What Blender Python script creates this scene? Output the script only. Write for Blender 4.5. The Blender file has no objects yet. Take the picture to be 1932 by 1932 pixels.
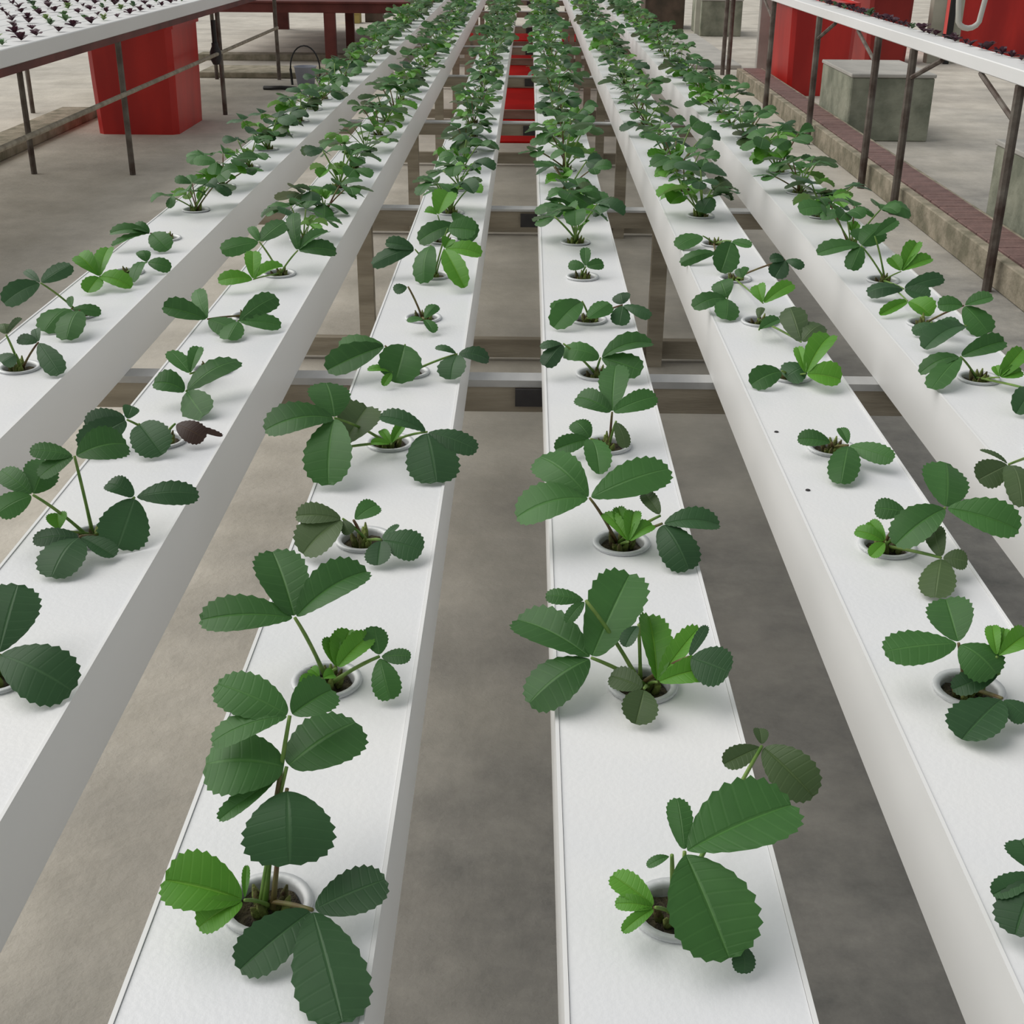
import bpy, math, random
from mathutils import Vector, Matrix
C = bpy.context.scene.collection
scene = bpy.context.scene
PI = math.pi

# ---------------------------------------------------------------- camera, sky, sun, exposure
EYE = Vector((0.0, 0.0, 1.1))                 # eye height above the greenhouse floor
PITCH, YAW, ROLL = 0.43406453, -0.00895735, 0.00827296
cam_data = bpy.data.cameras.new('camera')
cam = bpy.data.objects.new('camera', cam_data)
C.objects.link(cam)
scene.camera = cam
fwd = Vector((math.sin(YAW)*math.cos(PITCH), math.cos(YAW)*math.cos(PITCH), -math.sin(PITCH)))
rgt = Vector((math.cos(YAW), -math.sin(YAW), 0.0))
upv = rgt.cross(fwd)
r2 = rgt*math.cos(ROLL) + upv*math.sin(ROLL)
u2 = -rgt*math.sin(ROLL) + upv*math.cos(ROLL)
m = Matrix((r2, u2, -fwd)).transposed().to_4x4()
m.translation = EYE
cam.matrix_world = m
cam_data.sensor_width = 36.0
cam_data.sensor_fit = 'HORIZONTAL'
cam_data.lens = 36.0*2420.64/1932.0
cam_data.clip_start = 0.02
cam_data.clip_end = 200.0

world = bpy.data.worlds.new('overcast_greenhouse_light')
scene.world = world
world.use_nodes = True
wn = world.node_tree.nodes
wn['Background'].inputs[0].default_value = (0.94, 0.975, 1.0, 1)
wn['Background'].inputs[1].default_value = 0.34

sd = bpy.data.lights.new('hazy_sun', 'SUN')
sd.energy = 2.68
sd.angle = math.radians(72)
sd.color = (1.0, 0.972, 0.925)
sun = bpy.data.objects.new('hazy_sun', sd)
C.objects.link(sun)
SUN_FROM = Vector((-0.80, 0.22, 0.80)).normalized()
sun.rotation_euler = SUN_FROM.to_track_quat('Z', 'Y').to_euler()
sun.location = (-5, 2, 6)

scene.view_settings.view_transform = 'Standard'
scene.view_settings.look = 'None'
scene.view_settings.exposure = 0.0
scene.view_settings.gamma = 1.0
scene.view_settings.use_curve_mapping = False

# ---------------------------------------------------------------- materials
def mat(name, col, rough=0.6, spec=0.4, metal=0.0):
    M = bpy.data.materials.new(name); M.use_nodes = True
    b = M.node_tree.nodes['Principled BSDF']
    b.inputs['Base Color'].default_value = (*col, 1)
    b.inputs['Roughness'].default_value = rough
    b.inputs['Specular IOR Level'].default_value = spec
    b.inputs['Metallic'].default_value = metal
    return M

def noisy(name, c1, c2, scale=6.0, rough=0.7, bump=0.0, spec=0.35, detail=6, stretch=(1,1,1), lo=0.35, hi=0.65, metal=0.0, bscale=None):
    M = mat(name, c1, rough, spec, metal)
    nt = M.node_tree; N = nt.nodes; L = nt.links
    b = N['Principled BSDF']
    tc = N.new('ShaderNodeTexCoord'); mp = N.new('ShaderNodeMapping')
    mp.inputs['Scale'].default_value = stretch
    L.new(tc.outputs['Object'], mp.inputs['Vector'])
    n = N.new('ShaderNodeTexNoise'); n.inputs['Scale'].default_value = scale; n.inputs['Detail'].default_value = detail
    L.new(mp.outputs[0], n.inputs['Vector'])
    r = N.new('ShaderNodeValToRGB')
    r.color_ramp.elements[0].position = lo; r.color_ramp.elements[0].color = (*c1, 1)
    r.color_ramp.elements[1].position = hi; r.color_ramp.elements[1].color = (*c2, 1)
    L.new(n.outputs['Fac'], r.inputs[0]); L.new(r.outputs[0], b.inputs['Base Color'])
    if bump:
        n2 = N.new('ShaderNodeTexNoise'); n2.inputs['Scale'].default_value = bscale or scale*5; n2.inputs['Detail'].default_value = 5
        L.new(mp.outputs[0], n2.inputs['Vector'])
        bp = N.new('ShaderNodeBump'); bp.inputs['Strength'].default_value = bump; bp.inputs['Distance'].default_value = 0.01
        L.new(n2.outputs['Fac'], bp.inputs['Height']); L.new(bp.outputs[0], b.inputs['Normal'])
    return M

def floor_material():
    M = mat('worn_concrete', (0.3, 0.27, 0.23), 0.85, 0.25)
    nt = M.node_tree; N = nt.nodes; L = nt.links; b = N['Principled BSDF']
    tc = N.new('ShaderNodeTexCoord')
    def noise(scale, detail, rough=0.6, stretch=(1,1,1)):
        mp = N.new('ShaderNodeMapping'); mp.inputs['Scale'].default_value = stretch
        L.new(tc.outputs['Object'], mp.inputs['Vector'])
        n = N.new('ShaderNodeTexNoise'); n.inputs['Scale'].default_value = scale
        n.inputs['Detail'].default_value = detail; n.inputs['Roughness'].default_value = rough
        L.new(mp.outputs[0], n.inputs['Vector']); return n
    # dry beige concrete with fine mottling
    n1 = noise(5.0, 8, 0.65, (1, .7, 1))
    r1 = N.new('ShaderNodeValToRGB'); L.new(n1.outputs['Fac'], r1.inputs[0])
    r1.color_ramp.elements[0].position = .33; r1.color_ramp.elements[0].color = (0.50, 0.465, 0.40, 1)
    r1.color_ramp.elements[1].position = .68; r1.color_ramp.elements[1].color = (0.67, 0.625, 0.55, 1)
    # darker grey concrete
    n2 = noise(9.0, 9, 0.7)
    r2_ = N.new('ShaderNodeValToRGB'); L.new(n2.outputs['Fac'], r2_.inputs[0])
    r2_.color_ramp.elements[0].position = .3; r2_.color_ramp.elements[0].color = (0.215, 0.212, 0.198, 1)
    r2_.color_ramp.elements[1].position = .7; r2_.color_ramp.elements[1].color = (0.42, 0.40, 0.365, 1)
    # floor turns to the darker grey towards front and right, with a ragged edge
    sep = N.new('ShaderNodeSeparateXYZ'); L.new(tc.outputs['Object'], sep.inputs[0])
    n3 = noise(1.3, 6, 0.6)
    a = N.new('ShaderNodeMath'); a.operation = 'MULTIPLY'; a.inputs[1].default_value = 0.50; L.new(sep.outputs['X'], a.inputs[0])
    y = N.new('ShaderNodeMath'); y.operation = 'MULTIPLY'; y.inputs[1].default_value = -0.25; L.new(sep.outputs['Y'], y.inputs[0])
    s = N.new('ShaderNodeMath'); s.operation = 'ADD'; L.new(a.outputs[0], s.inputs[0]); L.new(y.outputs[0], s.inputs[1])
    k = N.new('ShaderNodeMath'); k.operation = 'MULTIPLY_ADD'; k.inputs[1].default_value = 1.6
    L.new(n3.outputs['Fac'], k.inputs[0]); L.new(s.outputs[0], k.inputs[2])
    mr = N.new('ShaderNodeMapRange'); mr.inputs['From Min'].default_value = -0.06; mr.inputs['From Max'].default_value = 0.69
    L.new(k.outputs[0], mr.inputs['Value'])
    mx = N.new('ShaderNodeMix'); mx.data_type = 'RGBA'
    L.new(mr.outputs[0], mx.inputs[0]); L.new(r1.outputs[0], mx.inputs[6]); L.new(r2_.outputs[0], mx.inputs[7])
    # long damp patches
    n4 = noise(0.9, 5, 0.55, (1, 2.6, 1))
    r4 = N.new('ShaderNodeValToRGB'); L.new(n4.outputs['Fac'], r4.inputs[0])
    r4.color_ramp.elements[0].position = .42; r4.color_ramp.elements[0].color = (.86, .86, .865, 1)
    r4.color_ramp.elements[1].position = .56; r4.color_ramp.elements[1].color = (1, 1, 1, 1)
    mu = N.new('ShaderNodeMix'); mu.data_type = 'RGBA'; mu.blend_type = 'MULTIPLY'; mu.inputs[0].default_value = 1
    L.new(mx.outputs[2], mu.inputs[6]); L.new(r4.outputs[0], mu.inputs[7])
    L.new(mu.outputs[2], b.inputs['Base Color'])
    n5 = noise(40, 6)
    bp = N.new('ShaderNodeBump'); bp.inputs['Strength'].default_value = .35; bp.inputs['Distance'].default_value = .01
    L.new(n5.outputs['Fac'], bp.inputs['Height']); L.new(bp.outputs[0], b.inputs['Normal'])
    return M

def leaf_material(name, dark, light, vein, under):
    M = bpy.data.materials.new(name); M.use_nodes = True
    nt = M.node_tree; N = nt.nodes; L = nt.links
    b = N['Principled BSDF']; out = N['Material Output']
    b.inputs['Roughness'].default_value = 0.47
    b.inputs['Specular IOR Level'].default_value = 0.42
    uv = N.new('ShaderNodeUVMap'); sp = N.new('ShaderNodeSeparateXYZ'); L.new(uv.outputs[0], sp.inputs[0])
    # u = distance from midrib (0..1), v = number of the side vein
    fr = N.new('ShaderNodeMath'); fr.operation = 'FRACT'; L.new(sp.outputs['Y'], fr.inputs[0])
    c = N.new('ShaderNodeMath'); c.operation = 'SUBTRACT'; c.inputs[1].default_value = .5; L.new(fr.outputs[0], c.inputs[0])
    ab = N.new('ShaderNodeMath'); ab.operation = 'ABSOLUTE'; L.new(c.outputs[0], ab.inputs[0])   # .5 on a vein
    vm = N.new('ShaderNodeMapRange'); vm.inputs['From Min'].default_value = .36; vm.inputs['From Max'].default_value = .5
    L.new(ab.outputs[0], vm.inputs['Value'])
    mm = N.new('ShaderNodeMapRange'); mm.inputs['From Min'].default_value = .07; mm.inputs['From Max'].default_value = .0
    L.new(sp.outputs['X'], mm.inputs['Value'])
    mxv = N.new('ShaderNodeMath'); mxv.operation = 'MAXIMUM'
    sc = N.new('ShaderNodeMath'); sc.operation = 'MULTIPLY'; sc.inputs[1].default_value = .16; L.new(vm.outputs[0], sc.inputs[0])
    L.new(sc.outputs[0], mxv.inputs[0]); L.new(mm.outputs[0], mxv.inputs[1])
    oi = N.new('ShaderNodeObjectInfo')
    tc = N.new('ShaderNodeTexCoord')
    nz = N.new('ShaderNodeTexNoise'); nz.inputs['Scale'].default_value = 45; nz.inputs['Detail'].default_value = 4
    L.new(tc.outputs['Object'], nz.inputs['Vector'])
    ad = N.new('ShaderNodeMath'); ad.operation = 'MULTIPLY_ADD'; ad.inputs[1].default_value = .75; ad.inputs[2].default_value = -.1
    L.new(oi.outputs['Random'], ad.inputs[0])
    a2 = N.new('ShaderNodeMath'); a2.operation = 'MULTIPLY_ADD'; a2.inputs[1].default_value = .6; L.new(nz.outputs['Fac'], a2.inputs[0]); L.new(ad.outputs[0], a2.inputs[2])
    a2.use_clamp = True
    m1 = N.new('ShaderNodeMix'); m1.data_type = 'RGBA'; m1.inputs[6].default_value = (*dark, 1); m1.inputs[7].default_value = (*light, 1)
    L.new(a2.outputs[0], m1.inputs[0])
    m2 = N.new('ShaderNodeMix'); m2.data_type = 'RGBA'; m2.inputs[7].default_value = (*vein, 1)
    L.new(m1.outputs[2], m2.inputs[6])
    vs = N.new('ShaderNodeMath'); vs.operation = 'MULTIPLY'; vs.inputs[1].default_value = .7; L.new(mxv.outputs[0], vs.inputs[0])
    L.new(vs.outputs[0], m2.inputs[0])
    geo = N.new('ShaderNodeNewGeometry')
    m3 = N.new('ShaderNodeMix'); m3.data_type = 'RGBA'; m3.inputs[7].default_value = (*under, 1)
    L.new(m2.outputs[2], m3.inputs[6]); L.new(geo.outputs['Backfacing'], m3.inputs[0])
    L.new(m3.outputs[2], b.inputs['Base Color'])
    bp = N.new('ShaderNodeBump'); bp.inputs['Strength'].default_value = .5; bp.inputs['Distance'].default_value = .0012; bp.invert = True
    L.new(mxv.outputs[0], bp.inputs['Height']); L.new(bp.outputs[0], b.inputs['Normal'])
    tr = N.new('ShaderNodeBsdfTranslucent'); L.new(m3.outputs[2], tr.inputs['Color'])
    ms = N.new('ShaderNodeMixShader'); ms.inputs[0].default_value = .22
    L.new(b.outputs[0], ms.inputs[1]); L.new(tr.outputs[0], ms.inputs[2]); L.new(ms.outputs[0], out.inputs['Surface'])
    return M

LEAF = {
 'd': leaf_material('leaf_dark_green', (.018,.060,.020), (.045,.125,.042), (.075,.17,.065), (.10,.17,.08)),
 'm': leaf_material('leaf_mid_green', (.028,.098,.020), (.062,.185,.040), (.10,.25,.06), (.12,.21,.09)),
 'b': leaf_material('leaf_young_bright_green', (.060,.215,.012), (.115,.33,.028), (.22,.45,.07), (.18,.34,.08)),
 'o': leaf_material('leaf_olive_green', (.045,.085,.028), (.085,.140,.050), (.15,.22,.09), (.14,.18,.09)),
 'r': leaf_material('leaf_withered_brown', (.030,.020,.014), (.060,.030,.022), (.10,.06,.03), (.07,.04,.03)),
 'u': leaf_material('lettuce_purple', (.030,.008,.018), (.075,.016,.040), (.06,.05,.03), (.06,.02,.03)),
 'y': leaf_material('lettuce_pale_green', (.16,.24,.06), (.30,.38,.14), (.3,.4,.2), (.2,.3,.1)),
}
STEM = noisy('stem_green', (.10,.22,.035), (.20,.30,.07), 60, .5)
STEMR = noisy('stem_reddish', (.12,.05,.03), (.16,.16,.05), 50, .5)
CROWN = noisy('crown_brown_green', (.06,.035,.015), (.20,.27,.06), 60, .8, .4)
WHITE = noisy('white_plastic_channel', (.80,.80,.79), (.86,.86,.855), 3.0, .42, 0, .45, stretch=(1,.4,1))
LIDM = noisy('white_plastic_lid', (.79,.80,.82), (.85,.85,.845), 5.0, .36, 0.06, .5, bscale=220)
CUPM = mat('clear_plastic_cup', (.62,.64,.65), .6, .3)
cb = CUPM.node_tree.nodes['Principled BSDF']
cb.inputs['Transmission Weight'].default_value = .35
SPONGE = noisy('dark_wet_sponge', (.040,.032,.022), (.13,.11,.06), 150, .9, .8)
GALV = noisy('galvanised_steel', (.42,.42,.42), (.58,.58,.57), 14, .42, 0, .5, metal=.35, stretch=(1,.3,1))
BEAM = noisy('weathered_beam', (.26,.225,.17), (.42,.37,.29), 9, .8, .3, stretch=(.4,3,3))
DARKM = noisy('dark_grey', (.035,.033,.035), (.06,.055,.055), 20, .6)
REDP = noisy('red_plastic_tank', (.40,.010,.008), (.60,.022,.015), 2.2, .38, 0, .5, stretch=(2,2,.5))
REDM = noisy('red_floor_mat', (.42,.008,.006), (.60,.014,.010), 2.0, .8, 0, .1)
REDD = noisy('red_plastic_tank_dull', (.20,.012,.010), (.30,.022,.016), 2.2, .5)
RUST = noisy('rusty_steel_tube', (.075,.050,.040), (.19,.17,.145), 12, .65, .2, metal=.15)
MAROON = noisy('maroon_painted_steel', (.085,.018,.014), (.15,.035,.028), 6, .55)
CONC = noisy('mossy_concrete', (.19,.205,.155), (.36,.37,.29), 7, .9, .5)
CONCL = noisy('pale_concrete', (.40,.39,.36), (.52,.50,.46), 5, .85, .3)
KERB = noisy('stained_kerb_concrete', (.20,.185,.13), (.40,.35,.27), 12, .9, .5)
BRICK = noisy('maroon_paving_brick', (.17,.105,.095), (.25,.155,.14), 14, .85, .4)
PIPEW = mat('white_pipe', (.55,.56,.52), .4)
POSTC = noisy('cream_post', (.42,.42,.34), (.55,.54,.45), 5, .8)
BLACK = mat('black_post', (.02,.02,.02), .5)
YEL = mat('yellow_crate_plastic', (.45,.36,.12), .6)
BROWN = noisy('brown_block', (.075,.06,.045), (.14,.10,.075), 8, .9)
GREYP = mat('grey_blue_pail', (.33,.35,.42), .45)
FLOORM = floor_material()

# ---------------------------------------------------------------- mesh helpers
class MB:
    def __init__(s): s.v = []; s.f = []
    def box(s, x0, x1, y0, y1, z0, z1, bev=0.0):
        if bev <= 0:
            b = len(s.v)
            s.v += [(x0,y0,z0),(x1,y0,z0),(x1,y1,z0),(x0,y1,z0),(x0,y0,z1),(x1,y0,z1),(x1,y1,z1),(x0,y1,z1)]
            s.f += [tuple(b+i for i in q) for q in ((0,3,2,1),(4,5,6,7),(0,1,5,4),(1,2,6,5),(2,3,7,6),(3,0,4,7))]
        else:
            c = bev
            def ring(d, z):
                return [(x0+d,y0+c,z),(x0+c,y0+d,z),(x1-c,y0+d,z),(x1-d,y0+c,z),(x1-d,y1-c,z),(x1-c,y1-d,z),(x0+c,y1-d,z),(x0+d,y1-c,z)]
            b = len(s.v)
            s.v += ring(c, z0) + ring(0, z0+c) + ring(0, z1-c) + ring(c, z1)
            s.f.append(tuple(b+i for i in reversed(range(8))))
            for r in range(3):
                for i in range(8):
                    j = (i+1) % 8
                    s.f.append((b+r*8+i, b+r*8+j, b+(r+1)*8+j, b+(r+1)*8+i))
            s.f.append(tuple(b+24+i for i in range(8)))
        return s
    def tube(s, pts, rad, n=8, cap=True):
        pts = [Vector(p) for p in pts]
        rr = rad if isinstance(rad, (list, tuple)) else [rad]*len(pts)
        b = len(s.v); up = None
        for i, p in enumerate(pts):
            t = (pts[min(i+1, len(pts)-1)] - pts[max(i-1, 0)]).normalized()
            if up is None:
                up = Vector((0,0,1)) if abs(t.z) < .9 else Vector((1,0,0))
            a = t.cross(up).normalized(); up = a.cross(t).normalized()
            for k in range(n):
                th = 2*PI*k/n
                s.v.append(tuple(p + (a*math.cos(th) + up*math.sin(th))*rr[i]))
        for i in range(len(pts)-1):
            for k in range(n):
                j = (k+1) % n
                s.f.append((b+i*n+k, b+i*n+j, b+(i+1)*n+j, b+(i+1)*n+k))
        if cap:
            s.f.append(tuple(b+k for k in reversed(range(n))))
            s.f.append(tuple(b+(len(pts)-1)*n+k for k in range(n)))
        return s
    def lathe(s, prof, n=24, c=(0,0,0)):
        b = len(s.v)
        for r, z in prof:
            for k in range(n):
                th = 2*PI*k/n
                s.v.append((c[0]+r*math.cos(th), c[1]+r*math.sin(th), c[2]+z))
        for i in range(len(prof)-1):
            for k in range(n):
                j = (k+1) % n
                s.f.append((b+i*n+k, b+i*n+j, b+(i+1)*n+j, b+(i+1)*n+k))
        return s
    def mesh(s, name, material, smooth=False):
        me = bpy.data.meshes.new(name)
        me.from_pydata(s.v, [], s.f)
        me.materials.append(material)
        if smooth:
            me.polygons.foreach_set('use_smooth', [True]*len(me.polygons))
        me.update()
        return me
    def build(s, name, material, parent=None, smooth=False, loc=(0,0,0)):
        return link(name, s.mesh(name, material, smooth), parent, loc)

def link(name, data, parent=None, loc=(0,0,0)):
    o = bpy.data.objects.new(name, data)
    o.location = loc
    C.objects.link(o)
    if parent: o.parent = parent
    return o

def tag(o, label=None, cat=None, group=None, kind=None):
    if label: o['label'] = label
    if cat: o['category'] = cat
    if group: o['group'] = group
    if kind: o['kind'] = kind
    return o

def thing(name, label, cat, loc=(0,0,0), group=None):
    o = bpy.data.objects.new(name, None)
    o.empty_display_size = .05; o.location = loc
    C.objects.link(o)
    return tag(o, label, cat, group)

# ---------------------------------------------------------------- the floor
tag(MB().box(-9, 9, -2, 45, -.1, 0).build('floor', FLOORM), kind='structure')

# ---------------------------------------------------------------- six planted channels
TOP = 0.5082; SIDE = 0.0867; W = 0.15
XL = [-.7977, -.5215, -.2396, .0286, .3049, .5718]
YROW = [.655 + .2725*k for k in range(41)]
FIRST = [4, 1, 0, 0, 0, 3]
ROWNAME = ['leftmost', 'second from left', 'third from left', 'fourth from left', 'fifth from left', 'rightmost']
CHLABEL = ['leftmost white channel of strawberry plants, beside the open beige floor',
           'white planted channel, second from the left, with a wide grey side facing right',
           'white planted channel left of the narrow central gap, third from the left',
           'white planted channel right of the central gap, fourth from the left',
           'white planted channel with a cream left side, fifth from the left',
           'rightmost white channel of strawberry plants, beside the brick-topped kerb']
HR = .0262

def lid_mesh(k0):
    """lid strip with a round hole under every plant"""
    x0, x1 = .0033, W-.0033
    cx = W/2
    v = []; f = []
    def quad(a, b, c, d):
        n = len(v); v.extend([a, b, c, d]); f.append((n, n+1, n+2, n+3))
    half = .062
    holes = YROW[k0:]
    z = TOP
    ycur = -.35
    for yc in holes:
        quad((x0,ycur,z),(x1,ycur,z),(x1,yc-half,z),(x0,yc-half,z))
        angs = sorted([2*PI*i/20 for i in range(20)] + [math.atan2(sy*half, sx*(x1-cx)) % (2*PI) for sx in (1,-1) for sy in (1,-1)])
        n = len(v); K = len(angs)
        for a in angs:
            ca, sa = math.cos(a), math.sin(a)
            t = min((x1-cx)/abs(ca) if abs(ca) > 1e-6 else 9, half/abs(sa) if abs(sa) > 1e-6 else 9)
            v.append((cx+ca*t, yc+sa*t, z)); v.append((cx+ca*HR, yc+sa*HR, z)); v.append((cx+ca*HR, yc+sa*HR, z-.003))
        for i in range(K):
            j = (i+1) % K
            f.append((n+3*i, n+3*j, n+3*j+1, n+3*i+1)); f.append((n+3*i+1, n+3*j+1, n+3*j+2, n+3*i+2))
        ycur = yc+half
    quad((x0,ycur,z),(x1,ycur,z),(x1,15.5,z),(x0,15.5,z))
    # turned-down edges of the lid
    quad((x0,-.35,z),(x0,15.5,z),(x0,15.5,z-.003),(x0,-.35,z-.003))
    quad((x1,15.5,z),(x1,-.35,z),(x1,-.35,z-.003),(x1,15.5,z-.003))
    me = bpy.data.meshes.new('lid'); me.from_pydata(v, [], f); me.materials.append(LIDM); me.update()
    return me

for c in range(6):
    ch = thing('growing_channel', CHLABEL[c], 'channel', (XL[c], 0, 0), 'long white hydroponic channels carrying strawberry plants')
    b = MB()
    b.box(0, .003, -.35, 15.5, TOP-SIDE, TOP+.0012)            # side walls
    b.box(W-.003, W, -.35, 15.5, TOP-SIDE, TOP+.0012)
    b.box(.003, W-.003, -.35, 15.5, TOP-SIDE, TOP-SIDE+.003)   # bottom
    b.box(.003, W-.003, -.35, -.347, TOP-SIDE, TOP)            # ends
    b.box(.003, W-.003, 15.497, 15.5, TOP-SIDE, TOP)
    b.build('channel_body', WHITE, ch)
    link('lid', lid_mesh(FIRST[c]), ch)
    if c == 4:
        for sx, sy in ((.017, 1.528), (.021, 1.345)):
            MB().lathe([(0, .0012), (.0026, .0010), (.0030, 0)], 10, (sx, sy, TOP)).build('screw', DARKM, ch)

# cross frames that carry the channels
def support_frame(y, label):
    t = thing('support_frame', label, 'frame', (0, y, 0), 'cross frames under the strawberry channels')
    zt = TOP - SIDE
    MB().box(-.86, .78, -.022, .022, zt-.006, zt-.0005).build('top_plate', GALV, t)
    MB().box(-.86, .78, -.018, .018, zt-.047, zt-.007).build('crossbeam', BEAM, t)
    for x in (-.42, .35):
        MB().box(x-.02, x+.02, -.018, .018, 0.0, zt-.047).build('leg', BEAM, t)
    MB().box(-.80, .74, .019, .047, .012, .062).build('foot_rail', BEAM, t)
    for x in (-.215, .01):
        MB().box(x-.024, x+.024, -.026, -.018, zt-.045, zt-.012).build('dark_block', DARKM, t)  # small near-black box on the front face of the beam
FR = [3.33, 4.86, 6.36, 7.89, 9.42, 10.95, 12.5]
ORD = ['first', 'second', 'third', 'fourth', 'fifth', 'sixth', 'seventh', 'eighth', 'ninth', 'tenth', 'eleventh', 'twelfth', 'thirteenth', 'fourteenth', 'fifteenth']
t = thing('support_frame', 'nearest cross frame under the strawberry channels, with a pale top bar', 'frame', (0, 1.99, 0), 'cross frames under the strawberry channels')
zt = TOP-SIDE
MB().box(-.86, .78, -.02, .02, zt-.012, zt-.0005).build('top_plate', GALV, t)
MB().box(-.86, .78, -.018, .018, zt-.055, zt-.012).build('crossbeam', BEAM, t)
for x in (-.212, .012):
    MB().box(x-.026, x+.026, -.026, -.018, zt-.043, zt-.014).build('dark_block', DARKM, t)  # near-black boxes on the nearest beam, below its top plate
for i, y in enumerate(FR):
    support_frame(y, '%s cross frame from the front, under the strawberry channels' % ORD[i+1])

# ---------------------------------------------------------------- leaves
def leaflet_geo(V, F, UV, B, T, w, Nrm, teeth=9, fold=0.0, bow=.08, seed=0, narrow=0.0):
    """one serrated obovate leaflet, from its base B to its tip T"""
    rnd = random.Random(seed)
    B = Vector(B); T = Vector(T)
    ay = T-B; Ln = ay.length
    if Ln < 1e-5: return
    ay.normalize()
    az = Vector(Nrm); az = az - ay*az.dot(ay)
    if az.length < 1e-3: az = Vector((.3,.1,1)) - ay*Vector((.3,.1,1)).dot(ay)
    az.normalize(); ax = ay.cross(az)
    M = teeth*2
    side_s = (.0, .38, .74, 1.0)
    base = len(V)
    curl = rnd.uniform(-.12, .10)
    wedge = rnd.uniform(.75, 1.45)
    obo = rnd.uniform(.55, .95)
    for k in range(M+1):
        u = k/M; ph = PI*u
        y = (1-math.cos(ph))/2
        x = .5*(max(0.0, math.sin(ph))**(wedge if u < .5 else .82))*(1-obo*.45+obo*.62*y)/(1-obo*.45+obo*.62*.56)
        out = 0.0
        if u > .24 and k % 2 == 1 and k < M: out = .050*min(1, (u-.2)*3)
        ym = y*(.60+.40*y)
        for sgn in (1, -1):
            for si, s in enumerate(side_s):
                xx = x*(1+out*1.9)*s; yy = ym+(y-ym)*(s**1.15)
                if s == 1.0 and out: yy += out*.55*(y if y > .3 else .3)
                rip = (.012 if k % 2 == 1 else -.004)*s*(1 if u > .15 else 0)
                z = bow*4*yy*(1-yy)*Ln + fold*xx*w - .22*fold*xx*xx*w*2 + rip*Ln + curl*Ln*(xx*yy) * (1 if sgn > 0 else .4)
                p = B + ay*(yy*Ln) + ax*(sgn*xx*w) + az*z
                V.append(tuple(p)); UV.append((s, u*teeth))
    n = len(side_s)
    for k in range(M):
        for q, sgn in enumerate((1, -1)):
            for s in range(n-1):
                a = base + k*2*n + q*n + s; b = a+1; c = a+2*n+1; d = a+2*n
                F.append((a, b, c, d) if sgn > 0 else (a, d, c, b))

def leaf_mesh(name, V, F, UV, material):
    me = bpy.data.meshes.new(name)
    me.from_pydata(V, [], F)
    uvl = me.uv_layers.new(name='UVMap')
    flat = []
    for l in me.loops:
        flat.extend(UV[l.vertex_index])
    uvl.data.foreach_set('uv', flat)
    me.materials.append(material)
    me.polygons.foreach_set('use_smooth', [True]*len(me.polygons))
    me.update()
    return me

def petiole_pts(A, J, n=6):
    A = Vector(A); J = Vector(J)
    ctl = Vector((A.x*.5+J.x*.5, A.y*.5+J.y*.5, A.z+(J.z-A.z)*.62))
    return [A*(1-t)**2 + ctl*2*t*(1-t) + J*t*t for t in [i/n for i in range(n+1)]]

# clear cup and its crown, shared by every plant
CUP = MB().lathe([(.0215,-.046),(.0235,-.0005),(.0240,.0032),(.0296,.0040),(.0303,.0024),(.0296,.0008),(.0252,.0006),(.0232,-.006),(.0205,-.046)], 28).mesh('net_cup', CUPM, True)
def sponge_mesh():
    b = MB(); rnd = random.Random(5)
    n = 14; b.v.append((0, 0, -.003))
    for r in (.009, .016, .0226):
        for k in range(n):
            b.v.append((r*math.cos(2*PI*k/n), r*math.sin(2*PI*k/n), -.006+rnd.uniform(-.0025,.003)))
    for k in range(n):
        j = (k+1) % n
        b.f.append((0, 1+k, 1+j))
        for q in range(2):
            b.f.append((1+q*n+k, 1+(q+1)*n+k, 1+(q+1)*n+j, 1+q*n+j))
    return b.mesh('substrate', SPONGE, True)
SPG = sponge_mesh()
def crown_mesh(seed):
    b = MB(); rnd = random.Random(seed)
    for i in range(11):
        a = rnd.uniform(0, 2*PI); r = rnd.uniform(.001, .011); l = rnd.uniform(.008, .020)
        p = Vector((r*math.cos(a), r*math.sin(a), -.005))
        q = p + Vector((math.cos(a)*.005, math.sin(a)*.005, l))
        b.tube([p, (p+q)/2 + Vector((0,0,.001)), q], [.0036, .0030, .0008], 6)
    return b.mesh('crown', CROWN, True)
CROWNS = [crown_mesh(i) for i in range(4)]

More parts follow.
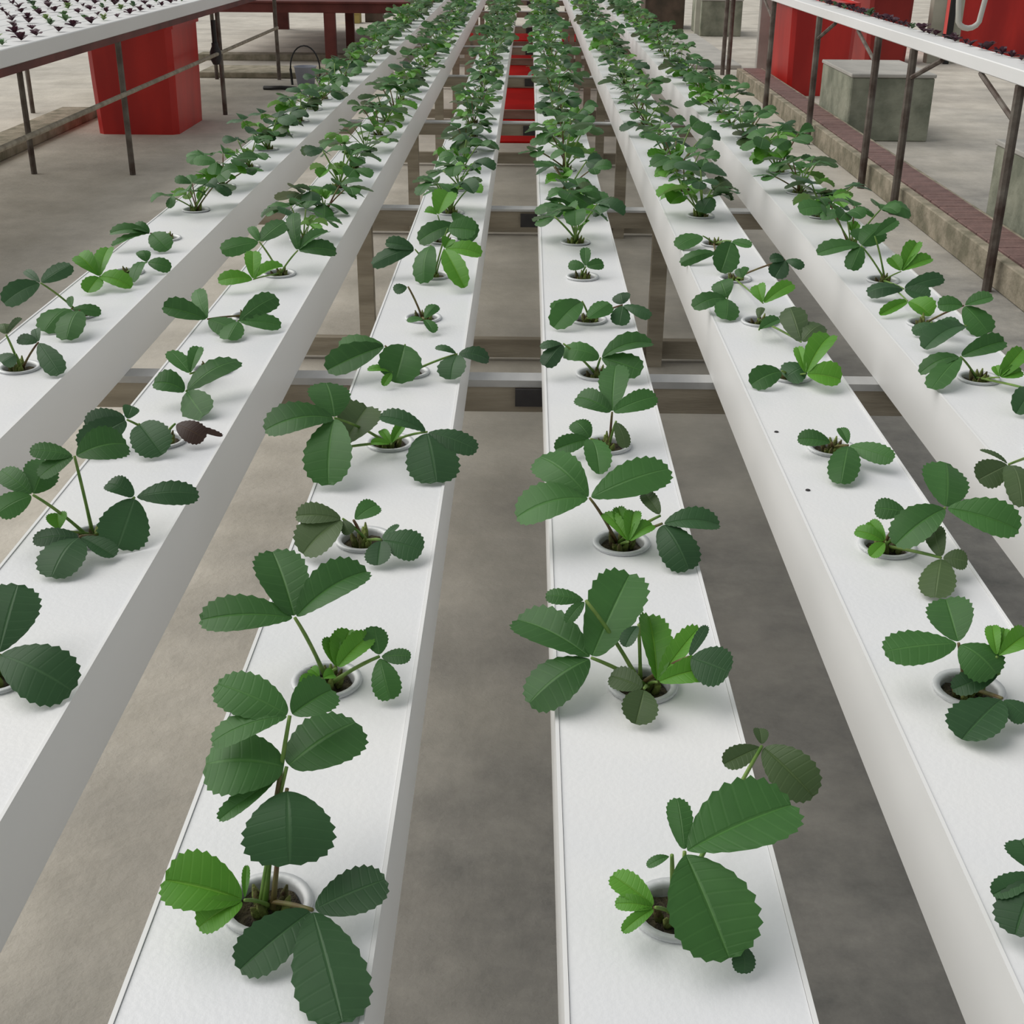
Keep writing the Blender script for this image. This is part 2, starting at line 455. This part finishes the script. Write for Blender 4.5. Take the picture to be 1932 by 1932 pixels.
def add_leaves(root, leaves, teeth, toc, seed, combine=False, big=1.0):
    """leaf_stalk parts carrying three leaflets each"""
    for i, (J, col, lets) in enumerate(leaves):
        rnd = random.Random(seed*31+i)
        J = Vector(J)/1000.0
        A = Vector((rnd.uniform(-.005,.005), rnd.uniform(-.005,.005), .001))
        pts = petiole_pts(A, J)
        r0 = .0017 if col != 'b' else .0014
        red = rnd.random() < .3 and col in 'dm'
        V = []; F = []; UV = []
        mt = LEAF[col]
        sb = MB().tube(pts, [r0*1.35, r0*1.15, r0, r0, r0, r0*.9, r0*.8], 6)
        stalk = link('leaf_stalk', sb.mesh('leaf_stalk', STEMR if red else STEM, True), root)
        for j, (tx, ty, tz, wmm) in enumerate(lets):
            T = Vector((tx, ty, tz))/1000.0; w = wmm/1000.0
            side = Vector((rnd.uniform(-.32,.32), rnd.uniform(-.25,.2), 0))
            N0 = Vector((0,0,.55)) + Vector(toc)*.5 + side
            L = (T-J).length
            asp = w/max(L, 1e-4)
            fold = rnd.choice((rnd.uniform(-.28, -.05), rnd.uniform(.05, .42))) if col != 'b' else rnd.uniform(.3, .7)
            bow = rnd.uniform(.02, .17)
            if not combine: V, F, UV = [], [], []
            gap = (T-J).normalized()*.002
            leaflet_geo(V, F, UV, J+gap, T, w, N0, teeth, fold, bow, seed*97+i*7+j)
            if not combine:
                link('leaflet', leaf_mesh('leaflet', V, F, UV, mt), stalk)
        if combine and V:
            link('leaf_blade', leaf_mesh('leaf_blade', V, F, UV, mt), stalk)

def plant_root(x, y, seed):
    root = bpy.data.objects.new('strawberry_plant', None)
    root.empty_display_size = .04; root.location = (x, y, TOP)
    C.objects.link(root)
    return root

def furnish(root, seed):
    cup = link('net_cup', CUP, root)
    link('substrate', SPG, cup)
    link('crown', CROWNS[seed % 4], root)

PLANTS = {
 (3, 0): [([35,-27,22],'d',[[79,-6,29,32],[-5,-62,6,30],[63,-102,6,43]]),([-7,-28,30],'b',[[-58,-21,39,37],[-33,-44,22,20],[-10,-4,37,5]]),([15,19,81],'d',[[22,-23,55,54]]),([10,23,88],'m',[[-25,-2,72,13]]),([14,27,92],'m',[[-38,26,94,46],[54,67,100,46]]),([15,44,120],'m',[[-34,59,134,31],[-33,29,109,20],[39,69,124,28]])],
 (3, 1): [([-23,-2,64],'m',[[-98,-13,67,34],[-50,57,95,42],[33,38,87,38]]),([12,-19,26],'b',[[3,7,40,15],[19,16,42,22],[38,9,41,20]]),([47,-11,33],'m',[[73,-11,34,17],[58,-38,9,23],[40,16,46,21]]),([0,-26,20],'b',[[-17,-31,17,13],[-10,-18,24,9],[10,-19,20,11]])],
 (3, 2): [([-19,-16,33],'o',[[-56,-47,8,45],[-66,-16,36,25],[-10,-30,23,13]]),([-8,-15,31],'m',[[14,8,38,22]]),([22,-37,20],'d',[[64,-47,13,35],[21,-66,6,26],[38,-18,28,8]])],
 (3, 3): [([-56,-70,60],'m',[[-132,-99,55,46],[-72,-21,86,48],[-55,-148,9,53]]),([-50,-64,20],'o',[[-27,3,47,47]]),([51,-63,41],'d',[[110,-77,25,32],[66,-129,6,59],[-4,-55,57,25]]),([7,-51,20],'b',[[20,-26,36,13],[-7,-31,30,11],[-17,-51,22,9]])],
 (3, 4): [([-32,-9,43],'m',[[-109,-48,19,43],[-97,-7,43,30]]),([-4,-5,44],'m',[[-14,-60,6,57]]),([-18,-56,20],'b',[[-51,-62,25,13],[-29,-76,7,12]]),([70,-6,31],'d',[[62,-44,6,40],[114,-5,22,33],[39,-1,39,13]])],
 (3, 5): [([7,-70,20],'m',[[-18,-84,20,16],[25,-41,35,20],[23,-97,6,21]]),([-23,-4,54],'d',[[-44,-15,49,20]])],
 (3, 6): [([-34,-5,50],'d',[[-109,-25,26,32],[-86,-3,61,27]]),([-6,-1,57],'m',[[-14,-68,6,43]]),([21,-43,60],'b',[[60,-119,11,37],[87,-53,53,35],[31,-22,72,24]]),([25,7,86],'m',[[75,0,83,45]])],
 (3, 7): [([-11,-2,54],'b',[[7,54,88,47],[-37,7,59,19]]),([25,-4,34],'m',[[63,-28,11,48],[-48,-24,6,42],[37,22,50,36]])],
 (4, 0): [([2,-5,54],'m',[[74,26,68,54],[25,-61,20,54],[0,31,68,16]]),([-6,-6,52],'m',[[-22,-12,48,7]]),([-17,-27,28],'b',[[-43,-6,35,17],[-42,-24,28,11],[-38,-39,19,9]]),([34,-46,20],'d',[[35,-62,9,15]]),([73,124,45],'o',[[106,92,25,32],[44,111,38,16],[73,139,50,11]])],
 (4, 1): [([-45,-12,35],'m',[[-10,63,74,46],[-107,39,41,40],[-96,-41,9,42]]),([-50,12,76],'m',[[-83,14,79,15],[-66,-5,64,11]]),([9,-26,21],'b',[[7,45,43,28],[48,26,43,19],[59,-14,27,23]]),([35,-17,40],'d',[[66,-33,36,38],[52,12,53,9]]),([-6,1,60],'d',[[-18,-17,49,14]]),([-2,-34,20],'o',[[-11,-65,6,28],[-29,-19,22,22]])],
 (4, 2): [([-35,-1,53],'m',[[-86,56,74,43],[48,35,71,42],[-109,-11,35,48]]),([4,-35,20],'b',[[-19,3,34,16],[-5,6,39,15],[11,-1,38,17],[29,-17,31,18]]),([39,-18,33],'d',[[97,-15,31,29],[62,-66,6,39]]),([37,-14,40],'o',[[22,16,52,16]])],
 (4, 3): [([4,-5,47],'m',[[-38,24,55,29],[11,64,83,36],[58,14,61,27]]),([9,-10,37],'o',[[19,-38,14,19]]),([-22,-26,20],'m',[[-41,-2,33,26],[-65,-37,10,23],[-15,-101,6,31]])],
 (4, 4): [([4,-10,29],'m',[[77,10,45,35],[-49,-1,36,35],[60,-36,19,37]]),([-49,-3,47],'d',[[-75,-30,23,27],[-81,-12,44,15]])],
 (4, 5): [([-12,-7,34],'m',[[-58,-61,6,40],[-62,-26,27,25]]),([-5,-54,20],'m',[[31,-23,36,32]]),([53,-12,30],'d',[[46,-44,6,30],[50,8,44,29],[96,-37,19,24]])],
 (4, 6): [([5,-10,23],'m',[[-26,-3,24,21],[37,-2,26,23],[5,40,45,19]])],
 (5, 0): [([-45,1,34],'d',[[-74,-5,23,15],[-49,26,42,26],[-66,-29,12,32]])],
 (5, 1): [([-16,-1,47],'m',[[-78,-7,42,35],[-16,44,64,36],[8,-29,35,40]]),([12,-15,43],'b',[[15,13,56,12],[24,8,56,12],[42,4,54,19]]),([13,-23,32],'d',[[-24,-26,18,19]]),([11,-42,20],'d',[[-31,-80,6,42],[27,-59,11,26]])],
 (5, 2): [([47,-19,55],'m',[[63,47,77,47],[-5,-40,23,40],[110,-52,47,38]]),([-11,-27,20],'b',[[-38,-9,23,16],[-22,0,29,14],[-28,-39,9,14]]),([11,-10,46],'m',[[-19,-2,46,23]]),([35,-62,20],'o',[[15,-118,6,33],[59,-68,19,23],[35,-23,37,20]])],
 (5, 3): [([10,-37,20],'m',[[-15,-119,6,35],[54,-76,19,26],[4,-14,33,14]]),([-8,-29,20],'m',[[-47,-20,21,23]])],
 (5, 4): [([-20,-33,20],'m',[[-65,-52,6,34]]),([17,-16,23],'d',[[-13,-27,9,40]]),([11,-43,20],'b',[[52,11,58,34],[57,-57,17,38],[6,1,44,15]])],
 (5, 5): [([-12,-50,20],'o',[[-3,-24,32,13]]),([-20,-108,20],'m',[[15,-83,30,25]]),([33,-168,20],'o',[[25,-101,54,39],[67,-141,39,32]])],
 (5, 6): [([0,-70,20],'m',[[-5,-50,32,15],[10,-48,35,13]]),([-44,-203,20],'m',[[-103,-228,11,33],[-55,-276,6,39],[-52,-169,41,36]]),([83,-21,42],'d',[[62,-47,16,34],[109,-50,34,21],[55,-22,42,19]]),([11,-230,20],'b',[[6,-194,41,25],[63,-197,44,26]])],
 (5, 7): [([-28,-13,20],'m',[[-83,-51,6,40]]),([-21,-151,20],'m',[[-88,-173,4,26]]),([1,-188,50],'m',[[-23,-248,6,48],[36,-207,45,21]])],
 (6, 3): [([-83,-91,20],'o',[[-120,-103,5,34],[-95,-177,6,30],[-109,-66,28,9]])],
 (6, 4): [([-30,2,33],'m',[[-86,-6,10,26],[-84,-60,6,34],[34,18,51,30]]),([10,-50,20],'b',[[9,-31,30,12],[31,-25,30,15],[43,-40,26,21],[50,-14,49,25]]),([36,-100,20],'d',[[-1,-155,6,32]])],
 (6, 5): [([50,-23,38],'m',[[11,-16,36,29],[92,-25,53,28],[80,-65,6,45]]),([-3,-69,20],'d',[[-40,-70,8,23]]),([29,-109,30],'d',[[-44,-151,6,43]]),([28,-96,20],'d',[[2,-69,26,30]])],
 (6, 6): [([-44,12,61],'m',[[-121,11,46,34],[-3,47,87,46],[-67,-27,27,32]]),([-22,10,79],'m',[[22,40,101,23]]),([26,-17,22],'b',[[62,34,62,29],[80,-5,43,30],[12,12,40,25]]),([1,-130,20],'d',[[-61,-132,14,36],[72,-110,35,27],[39,-152,11,32]]),([-13,-207,20],'b',[[-66,-242,6,19],[16,-245,6,40]])],
 (2, 0): [],
 (2, 1): [([11,-12,31],'d',[[75,-30,8,49],[6,58,59,45]])],
 (2, 2): [([-49,-21,58],'m',[[-77,-46,49,27],[-87,1,75,23],[-50,29,75,34]]),([-12,8,89],'m',[[31,44,88,41],[-52,-2,99,24],[-39,-21,78,21]]),([-1,-38,20],'d',[[-11,-99,6,44],[-45,-47,20,21],[37,-54,6,24]]),([45,7,44],'d',[[105,28,39,30],[35,-36,7,49],[15,16,55,24]]),([-25,-29,21],'b',[[-31,-11,33,20]])],
 (2, 3): [([-34,-21,36],'d',[[-82,-32,34,36],[-80,-63,16,38],[-32,-1,46,19]]),([-21,-19,30],'d',[[15,-58,6,46]]),([20,-7,26],'r',[[58,-22,13,28],[77,-9,12,8]])],
 (2, 4): [([0,-144,20],'m',[[34,-199,6,42],[-41,-146,32,38],[58,-80,41,37]]),([-12,-73,20],'m',[[-45,-41,42,26],[-8,-28,44,19]])],
 (2, 5): [([-48,-83,20],'m',[[-114,-85,40,35],[-75,-23,51,25],[-4,-97,8,38]]),([2,-90,20],'m',[[53,-37,44,34],[65,-79,10,28],[-5,-141,6,35]])],
 (2, 6): [([-31,-6,61],'m',[[-93,-37,52,36],[7,50,85,39],[-52,28,80,17]]),([-24,-112,20],'b',[[-80,-132,22,29],[-32,-59,56,28],[24,-84,35,30]]),([36,3,44],'m',[[101,26,37,35],[19,81,94,27],[85,57,65,29]])],
 (1, 4): [([31,5,38],'d',[[1,7,42,20],[72,-40,6,31],[20,31,50,14]]),([2,-10,25],'d',[[-14,-25,17,31]]),([-9,-6,52],'o',[[1,30,66,9],[-20,15,62,20]])],
 (1, 5): [([-49,-20,58],'d',[[-94,-65,37,38],[-12,23,77,31],[-82,9,70,14]]),([-1,-32,20],'m',[[-19,-111,6,43],[41,-19,11,22],[-9,-9,33,12]]),([27,-75,30],'m',[[28,-150,6,42]])],
 (1, 6): [([-17,-105,20],'b',[[-60,-74,49,33],[-20,-28,52,30],[42,-121,6,33],[-23,-158,6,33]]),([37,1,20],'m',[[80,-3,9,27],[34,-86,6,24],[23,23,36,25]])],
 (1, 7): [([-6,-84,30],'m',[[36,-121,6,41],[-82,-91,31,25],[-71,-122,13,22],[-41,-80,41,27]])],
}

# automatic plants: eight kinds in two levels of detail, copied along the rows
def random_leaves(seed):
    rnd = random.Random(seed)
    out = []
    n = rnd.choice((5, 6, 6, 7))
    a0 = rnd.uniform(0, 2*PI)
    for i in range(n):
        az = a0 + 2*PI*i/n + rnd.uniform(-.4, .4)
        r = rnd.uniform(20, 66); h = rnd.uniform(24, 84)
        J = (r*math.cos(az), r*math.sin(az), h)
        col = rnd.choice('ddmmmmob') if i else rnd.choice('bbm')
        L = rnd.uniform(42, 60)
        lets = []
        for da in (-1.25+rnd.uniform(-.25,.2), rnd.uniform(-.15,.15), 1.25+rnd.uniform(-.2,.25)):
            l = L*rnd.uniform(.85, 1.08)*(1.0 if abs(da) < .5 else .92)
            dz = rnd.uniform(-.45, .22)
            if h+dz*l < 6: dz = (6-h)/l
            lets.append((J[0]+l*math.cos(az+da), J[1]+l*math.sin(az+da), J[2]+l*dz, l*rnd.uniform(.68, .86)))
        out.append((J, col, lets))
    for i in range(rnd.choice((1, 2))):
        az = rnd.uniform(0, 2*PI)
        J = (10*math.cos(az), 10*math.sin(az), rnd.uniform(18, 30))
        lets = []
        for da in (-.6, 0, .6):
            l = rnd.uniform(20, 30)
            lets.append((J[0]+l*.7*math.cos(az+da), J[1]+l*.7*math.sin(az+da), J[2]+l*.7, l*.6))
        out.append((J, 'b', lets))
    return out

def copy_tree(src, parent=None):
    o = src.copy(); C.objects.link(o)
    if parent: o.parent = parent
    for chd in src.children:
        copy_tree(chd, o)
    return o

LABELS = {
 (3,0): 'nearest strawberry plant of the third channel, with large dark leaves and one bright green',
 (4,0): 'nearest strawberry plant of the fourth channel, two large veined leaves hiding its clear cup',
 (3,1): 'third-channel strawberry plant with a long-stalked three-part leaf and small curled bright leaves',
 (4,1): 'strawberry plant in the fourth channel with an upright bright green leaf among broad dark ones',
 (4,2): 'fourth-channel strawberry plant with a tuft of pale green shoots in a white-rimmed cup',
 (3,2): 'low olive green strawberry plant, third from the front in the third channel',
 (3,3): 'strawberry plant in the third channel with two wide leaf groups either side of its cup',
 (4,6): 'tiny strawberry seedling with three small leaves in a clear round cup, fourth channel',
 (3,5): 'tiny dark strawberry seedling with one small leaf on a long stalk, third channel',
 (5,3): 'small flat strawberry plant on the bare stretch of the fifth channel',
 (5,0): 'strawberry plant cut by the right edge of the photo, nearest in the fifth channel',
 (5,2): 'strawberry plant in the fifth channel with three large leaves above bright small shoots',
 (5,1): 'fifth-channel strawberry plant with a round dark leaf hanging forward at the right edge',
 (2,1): 'dark strawberry plant cut by the left edge of the photo, nearest in the second channel',
 (2,3): 'strawberry plant with a withered brown leaf, third from the front in the second channel',
 (6,3): 'strawberry plant with brown-edged leaves at the right edge, nearest in the rightmost channel',
}
def auto_label(c, k):
    i = k-FIRST[c]
    nm = {0:'leftmost channel',1:'second channel from the left',2:'third channel from the left',3:'fourth channel from the left',4:'fifth channel from the left',5:'rightmost channel'}[c]
    if i < 15:
        return 'leafy strawberry plant, %s from the front in the %s' % (ORD[i], nm), 'strawberry plants along the %s' % nm
    if i < 22:
        return 'small strawberry plant in the crowded middle distance of the %s' % nm, 'strawberry plants in the middle distance of the %s' % nm
    return 'tiny distant strawberry plant at the far end of the %s' % nm, 'strawberry plants at the far end of the %s' % nm

protoA = []; protoB = []
for s in range(8):
    for lst, teeth, comb in ((protoA, 7, False), (protoB, 4, True)):
        r = plant_root(0, 0, s)
        furnish(r, s)
        add_leaves(r, random_leaves(s+11), teeth, (0, -.35, .25), s+50, comb)
        lst.append(r)
used = set()
rnd = random.Random(77)
for c in range(6):
    for k in range(FIRST[c], len(YROW)):
        x = XL[c]+W/2 + rnd.uniform(-.006, .006); y = YROW[k] + rnd.uniform(-.006, .006)
        key = (c+1, k)
        if key in PLANTS and PLANTS[key]:
            x = XL[c]+W/2; y = YROW[k]
            root = plant_root(x, y, k)
            furnish(root, c*7+k)
            toc = (EYE - Vector((x, y, TOP))).normalized()
            add_leaves(root, PLANTS[key], 12 if k < 4 else 8, toc, c*100+k)
            if k >= 6:
                pass
        else:
            lst = protoA if y < 5.2 else protoB
            i = rnd.randrange(8)
            if (id(lst), i) in used:
                root = copy_tree(lst[i])
            else:
                root = lst[i]; used.add((id(lst), i))
            root.location = (x, y, TOP)
            root.rotation_euler = (0, 0, rnd.uniform(0, 2*PI))
            s = rnd.uniform(.88, 1.2) if y < 6 else rnd.uniform(1.0, 1.25)
            root.scale = (s, s, s*rnd.uniform(.9, 1.15))
            for chd in root.children:                       # cups keep their size
                if chd.name.startswith('net_cup'):
                    chd.scale = (1/root.scale[0], 1/root.scale[1], 1/root.scale[2])
        lab, grp = auto_label(c, k)
        if key in LABELS: lab = LABELS[key]
        tag(root, lab, 'plant', grp)

# ---------------------------------------------------------------- left bench of lettuce seedlings
LT = 0.672; LBX = -1.815
bf = thing('bench_frame', 'steel frame with thin legs under the left seedling bench', 'frame', (0, 0, 0))
MB().box(LBX-.02, LBX-.001, 3.0, 9.95, LT-.088, LT-.0605).build('red_rail', MAROON, bf)['label'] = 'dark red rail under the bench edge'
for y in (4.15, 6.05, 8.05, 9.9):
    MB().box(-3.10, -1.84, y-.015, y+.015, LT-.095, LT-.061).build('cross_rail', RUST, bf)
    for x in (-1.83, -2.29, -3.0):
        MB().tube([(x, y, 0), (x, y, LT-.080)], .014, 8).build('leg', RUST, bf)
MB().tube([(-1.82, 4.15, .36), (-1.82, 9.9, .36)], .011, 8).build('lower_rail', BEAM, bf)
for i in range(9):
    x1 = LBX - i*.128
    lab = 'seedling channel at the front edge of the left bench, its grey side facing the strawberries' if i == 0 else \
          '%s white seedling channel back from the front edge of the left bench' % ORD[i-1]
    ch = thing('seedling_channel', lab, 'channel', (x1-.124, 0, 0), 'white seedling channels on the left bench')
    MB().box(0, .124, 3.0, 10.2, LT-.060, LT, .003).build('channel_body', WHITE, ch)

def seedling_mesh(name, seed, kind):
    rnd = random.Random(seed); V = []; F = []; UV = []
    n = rnd.choice((5, 6, 7))
    for i in range(n):
        a = 2*PI*i/n + rnd.uniform(-.3, .3); e = rnd.uniform(.15, 1.1)
        l = rnd.uniform(.026, .040)
        T = (l*math.cos(a)*math.cos(e), l*math.sin(a)*math.cos(e), .006+l*math.sin(e))
        leaflet_geo(V, F, UV, (0, 0, .002), T, l*rnd.uniform(.6, .85), (0.1, -.1, 1), 3, rnd.uniform(0, .5), rnd.uniform(.05, .2), seed*10+i)
    return leaf_mesh(name, V, F, UV, LEAF[kind])
SEED = {'u': [seedling_mesh('lettuce_seedling', s, 'u') for s in range(4)],
        'm': [seedling_mesh('lettuce_seedling', s+9, 'm') for s in range(2)],
        'd': [seedling_mesh('lettuce_seedling', s+19, 'd') for s in range(2)],
        'y': [seedling_mesh('lettuce_seedling', s+29, 'y') for s in range(2)]}
SNAME = {'u': 'dark purple', 'm': 'green', 'd': 'dark green', 'y': 'pale yellow-green'}
rnd = random.Random(4)
for i in range(9):
    x = LBX - i*.128 - .062
    y = 4.6 + (i % 2)*.1
    while y < 10.1:
        kind = rnd.choice('uuuuuumdy')
        if y > 6.8 and rnd.random() < .6: kind = 'u'
        o = link('lettuce_seedling', rnd.choice(SEED[kind]), None, (x+rnd.uniform(-.012,.012), y+rnd.uniform(-.02,.02), LT))
        s = rnd.uniform(.6, 1.1); o.scale = (s, s, s); o.rotation_euler = (0, 0, rnd.uniform(0, 6.28))
        tag(o, '%s lettuce seedling on the white left bench' % SNAME[kind], 'seedling', '%s lettuce seedlings on the left bench' % SNAME[kind])
        y += .205

# ---------------------------------------------------------------- right bench: narrow raised channel with purple seedlings
RB = 0.645; RTOP = 0.690
ch = thing('seedling_channel', 'narrow raised white channel of purple seedlings on thin legs at the upper right', 'channel', (1.50, 0, 0))
MB().box(0, .115, 2.6, 12.5, RB, RTOP, .003).build('channel_body', WHITE, ch)
bf = thing('bench_frame', 'rusty thin-legged frame with braces under the right-hand raised channel', 'frame', (0, 0, 0))
for y, sg in ((4.14, 1), (5.34, -1), (5.9, 1), (7.14, -1), (8.5, 1), (10.2, 0), (10.5, 0)):
    x = 1.512
    MB().tube([(x, y, 0), (x, y, RB-.001)], .0165, 8).build('leg', RUST, bf)
    if sg: MB().tube([(x, y, .535), (x, y+sg*.38, RB-.006)], .009, 6).build('brace', RUST, bf)
rnd = random.Random(8)
y = 3.9
while y < 12.3:
    kind = rnd.choice('uuuuuud')
    o = link('lettuce_seedling', rnd.choice(SEED[kind]), None, (1.60+rnd.uniform(-.008,.006), y+rnd.uniform(-.02,.02), RTOP))
    s = rnd.uniform(.6, 1.15); o.scale = (s, s, s); o.rotation_euler = (0, 0, rnd.uniform(0, 6.28))
    tag(o, '%s lettuce seedling on the narrow raised channel at right' % SNAME[kind], 'seedling', '%s lettuce seedlings on the right-hand channel' % SNAME[kind])
    y += .085

# ---------------------------------------------------------------- tanks, blocks, kerbs
def tank(name, label, x0, x1, y0, y1, h, material, group=None):
    t = thing(name, label, 'tank', ((x0+x1)/2, (y0+y1)/2, 0), group)
    w, d = (x1-x0)/2, (y1-y0)/2
    V = []; F = []
    # tapered, open tank with rim
    def ring(i, z):
        c = .03
        a, b = w-i, d-i
        return [(-a,-b+c,z),(-a+c,-b,z),(a-c,-b,z),(a,-b+c,z),(a,b-c,z),(a-c,b,z),(-a+c,b,z),(-a,b-c,z)]
    rings = [ring(.012,0), ring(.004,h*.5), ring(0,h-.03), ring(-.012,h-.03), ring(-.012,h), ring(.012,h), ring(.016,.03)]
    b = MB()
    for r in rings: b.v += r
    b.f.append(tuple(reversed(range(8))))
    for q in range(len(rings)-1):
        for i in range(8):
            j = (i+1) % 8
            b.f.append((q*8+i, q*8+j, (q+1)*8+j, (q+1)*8+i))
    n = (len(rings)-1)*8
    b.f.append(tuple(n+i for i in range(8)))
    b.build('tank_shell', material, t)
    l = MB().box(-w+.014, w-.014, -d+.014, d-.014, h-.028, h-.012).build('lid', material, t)
    return t
tank('red_tank', 'tall red tank under the left seedling bench', -2.37, -1.905, 7.24, 7.86, .575, REDP)
tag(MB().box(-.34, .26, 7.08, 12.9, 0, .010, .002).build('red_mat', REDM), 'long red mat on the floor under the middle of the strawberry channels', 'mat')
tag(MB().box(-.78, .66, 13.3, 14.8, 0, .010, .002).build('red_mat', REDM), 'far red mat across the floor beyond the long red one', 'mat')
tank('red_tank', 'bright red tank behind the concrete block under the right-hand raised channel', 1.77, 2.21, 9.22, 10.04, .60, REDP)
tank('red_tank', 'dull dark red tank beyond the right-hand raised channel', 2.81, 3.17, 11.35, 12.0, .62, REDD)
tank('red_tank', 'large red tank cut by the upper right corner, behind white pipes', 3.80, 4.75, 12.2, 13.0, .66, REDP)

def block(label, x0, x1, y0, y1, h, material=CONC):
    t = thing('concrete_block', label, 'block', ((x0+x1)/2, (y0+y1)/2, 0))
    w, d = (x1-x0)/2, (y1-y0)/2
    MB().box(-w, w, -d, d, 0, h-.02, .006).build('block_body', material, t)
    MB().box(-w-.006, w+.006, -d-.006, d+.006, h-.02, h, .004).build('cap_slab', CONCL if material is CONC else material, t)
block('square mossy concrete block between the brick-topped kerb and the dull red tank', 1.745, 2.19, 7.26, 8.02, .352)
block('mossy concrete block at the right edge, behind the nearest thin leg', 1.78, 2.22, 4.25, 5.02, .352)
block('grey concrete block far back, left of the bright red tank', 1.77, 2.19, 14.1, 14.9, .36)
block('dark brown block far back beside the rightmost channel', 1.27, 1.70, 15.0, 15.6, .40, BROWN)

kb = thing('brick_kerb', 'low mossy kerb topped with maroon bricks along the right-hand path', 'kerb', (0, 0, 0))
MB().box(1.545, 1.585, 3.4, 10.0, 0, .100, .004).build('kerb_stone', KERB, kb)
MB().box(1.585, 1.72, 3.4, 10.0, 0, .080).build('kerb_core', KERB, kb)
bm = MB().box(-.0655, .0655, -.055, .055, 0, .024, .003).mesh('brick', BRICK)
y = 3.46; rnd = random.Random(2)
while y < 9.97:
    o = link('brick', bm, kb, (1.654, y, .080+rnd.uniform(-.0015,.002)))
    y += .1135
MB().box(1.72, 1.735, 3.4, 10.0, 0, .102, .003).build('edge_strip', KERB, kb)

slab = tag(MB().box(1.30, 1.72, 10.9, 14.0, 0, .035, .006).build('concrete_slab', CONCL), 'pale concrete slab on the floor beyond the brick-topped kerb', 'slab')
o = tag(MB().box(-2.80, -2.56, 4.5, 8.0, 0, .045, .005).build('concrete_kerb', KERB), 'low concrete kerb running along the floor under the left bench', 'kerb')
o = tag(MB().box(-2.75, -1.05, 11.25, 11.45, 0, .05, .005).build('concrete_kerb', KERB), 'low concrete kerb crossing the floor before the maroon bench', 'kerb')
o = tag(MB().box(-2.45, -1.05, 9.98, 10.5, 0, .04, .005).build('concrete_kerb', KERB), 'wide flat concrete step behind the pail, beyond the left bench', 'kerb')

def post(label, x, y, w, h, material, name='post'):
    t = tag(MB().box(-w/2, w/2, -w/2, w/2, 0, h, .004).build(name, material, None, False, (x, y, 0)), label, 'post')
    return t
post('pale upright post standing at the far end of the brick-topped kerb', 1.76, 10.25, .075, .62, CONCL)
post('slim pale post at the left edge of the far grey block', 1.72, 14.0, .05, .75, POSTC)
post('cream post left of the black post, behind the raised channel', 3.44, 11.6, .11, .80, POSTC)
post('cream post right of the black post, behind the raised channel', 3.62, 11.6, .06, .80, POSTC)
post('black post between two cream posts behind the raised channel', 3.535, 11.5, .045, .80, BLACK)
pts = [(3.38, 11.0, .95), (3.42, 11.0, .5)] + [(3.52-.09*math.cos(a), 11.0, .40-.08*math.sin(a)) for a in [PI*i/8 for i in range(1, 8)]] + [(3.62, 11.0, .5), (3.68, 11.0, .95)]
tag(MB().tube(pts, .022, 8).build('drain_pipe', PIPEW, None, True), 'white U-shaped drain pipe in front of the upper right red tank', 'pipe')
# floor stand for the U pipe
# maroon bench far left
mb = thing('maroon_bench', 'long maroon steel bench far behind on the left', 'bench', (0, 0, 0))
MB().box(-2.75, -.95, 11.0, 11.06, .392, .462, .003).build('front_beam', MAROON, mb)
MB().box(-2.75, -.95, 14.5, 14.56, .392, .462, .003).build('rear_beam', MAROON, mb)
MB().box(-2.76, -.94, 10.98, 14.58, .462, .480, .003).build('bench_top', MAROON, mb)
for x, y in ((-1.60, 11.03), (-2.66, 14.53)):
    MB().box(x-.045, x+.045, y-.03, y+.03, 0, .392).build('leg', MAROON, mb)
for x, y in ((-1.50, 11.5), (-2.58, 14.53), (-1.1, 14.53)):
    MB().box(x-.035, x+.035, y-.03, y+.03, 0, .462).build('leg', MAROON, mb)

# pail with wire handle, valve, crates
p = thing('pail', 'grey-blue pail with a tall hoop handle on the floor left of the strawberries', 'pail', (-1.585, 9.6, 0))
MB().lathe([(0, .006), (.062, .006), (.078, .12), (.082, .122), (.082, .128), (.076, .128), (.060, .0), (0, .0)], 20).build('bucket_body', GREYP, p, True)
MB().tube([(-.105*math.cos(a), 0, .11+.155*math.sin(a)) for a in [PI*i/14 for i in range(15)]], .0055, 6).build('handle', BLACK, p, True)
MB().tube([(-.105, 0, .11), (-.098, 0, .0)], .009, 6).build('handle_post', BLACK, p)
MB().tube([(.105, 0, .11), (.098, 0, .0)], .005, 6).build('handle_post', BLACK, p)
tag(MB().tube([(-1.83, 9.30, .012), (-1.70, 9.25, .02), (-1.60, 9.28, .012)], .014, 8).build('hose_end', BLACK, None, True), 'short black hose end lying on the floor before the pail', 'hose')
vv = thing('valve', 'dark hanging valve and pipe beside the tall red tank', 'valve', (-1.835, 7.95, 0))
MB().tube([(0, 0, .545), (0, 0, .30)], .014, 8).build('pipe', BLACK, vv)
MB().lathe([(0, .30), (.02, .30), (.034, .33), (.034, .37), (.02, .40), (.02, .42), (0, .42)], 12).build('valve_body', DARKM, vv, True)
for x0, y0, wdt, h, mt, lab in ((-2.04, 15.4, .14, .12, YEL, 'small yellow crate far back under the maroon bench'), (-1.86, 15.6, .2, .13, BROWN, 'small brown crate beside the yellow crate, far back')):
    cr = thing('crate', lab, 'crate', (x0+wdt/2, y0+.1, 0))
    MB().box(-wdt/2, wdt/2, -.1, .1, 0, h*.8, .004).build('crate_body', mt, cr)
    MB().box(-wdt/2-.006, wdt/2+.006, -.106, .106, h*.8, h, .004).build('rim', mt, cr)
# floor seams
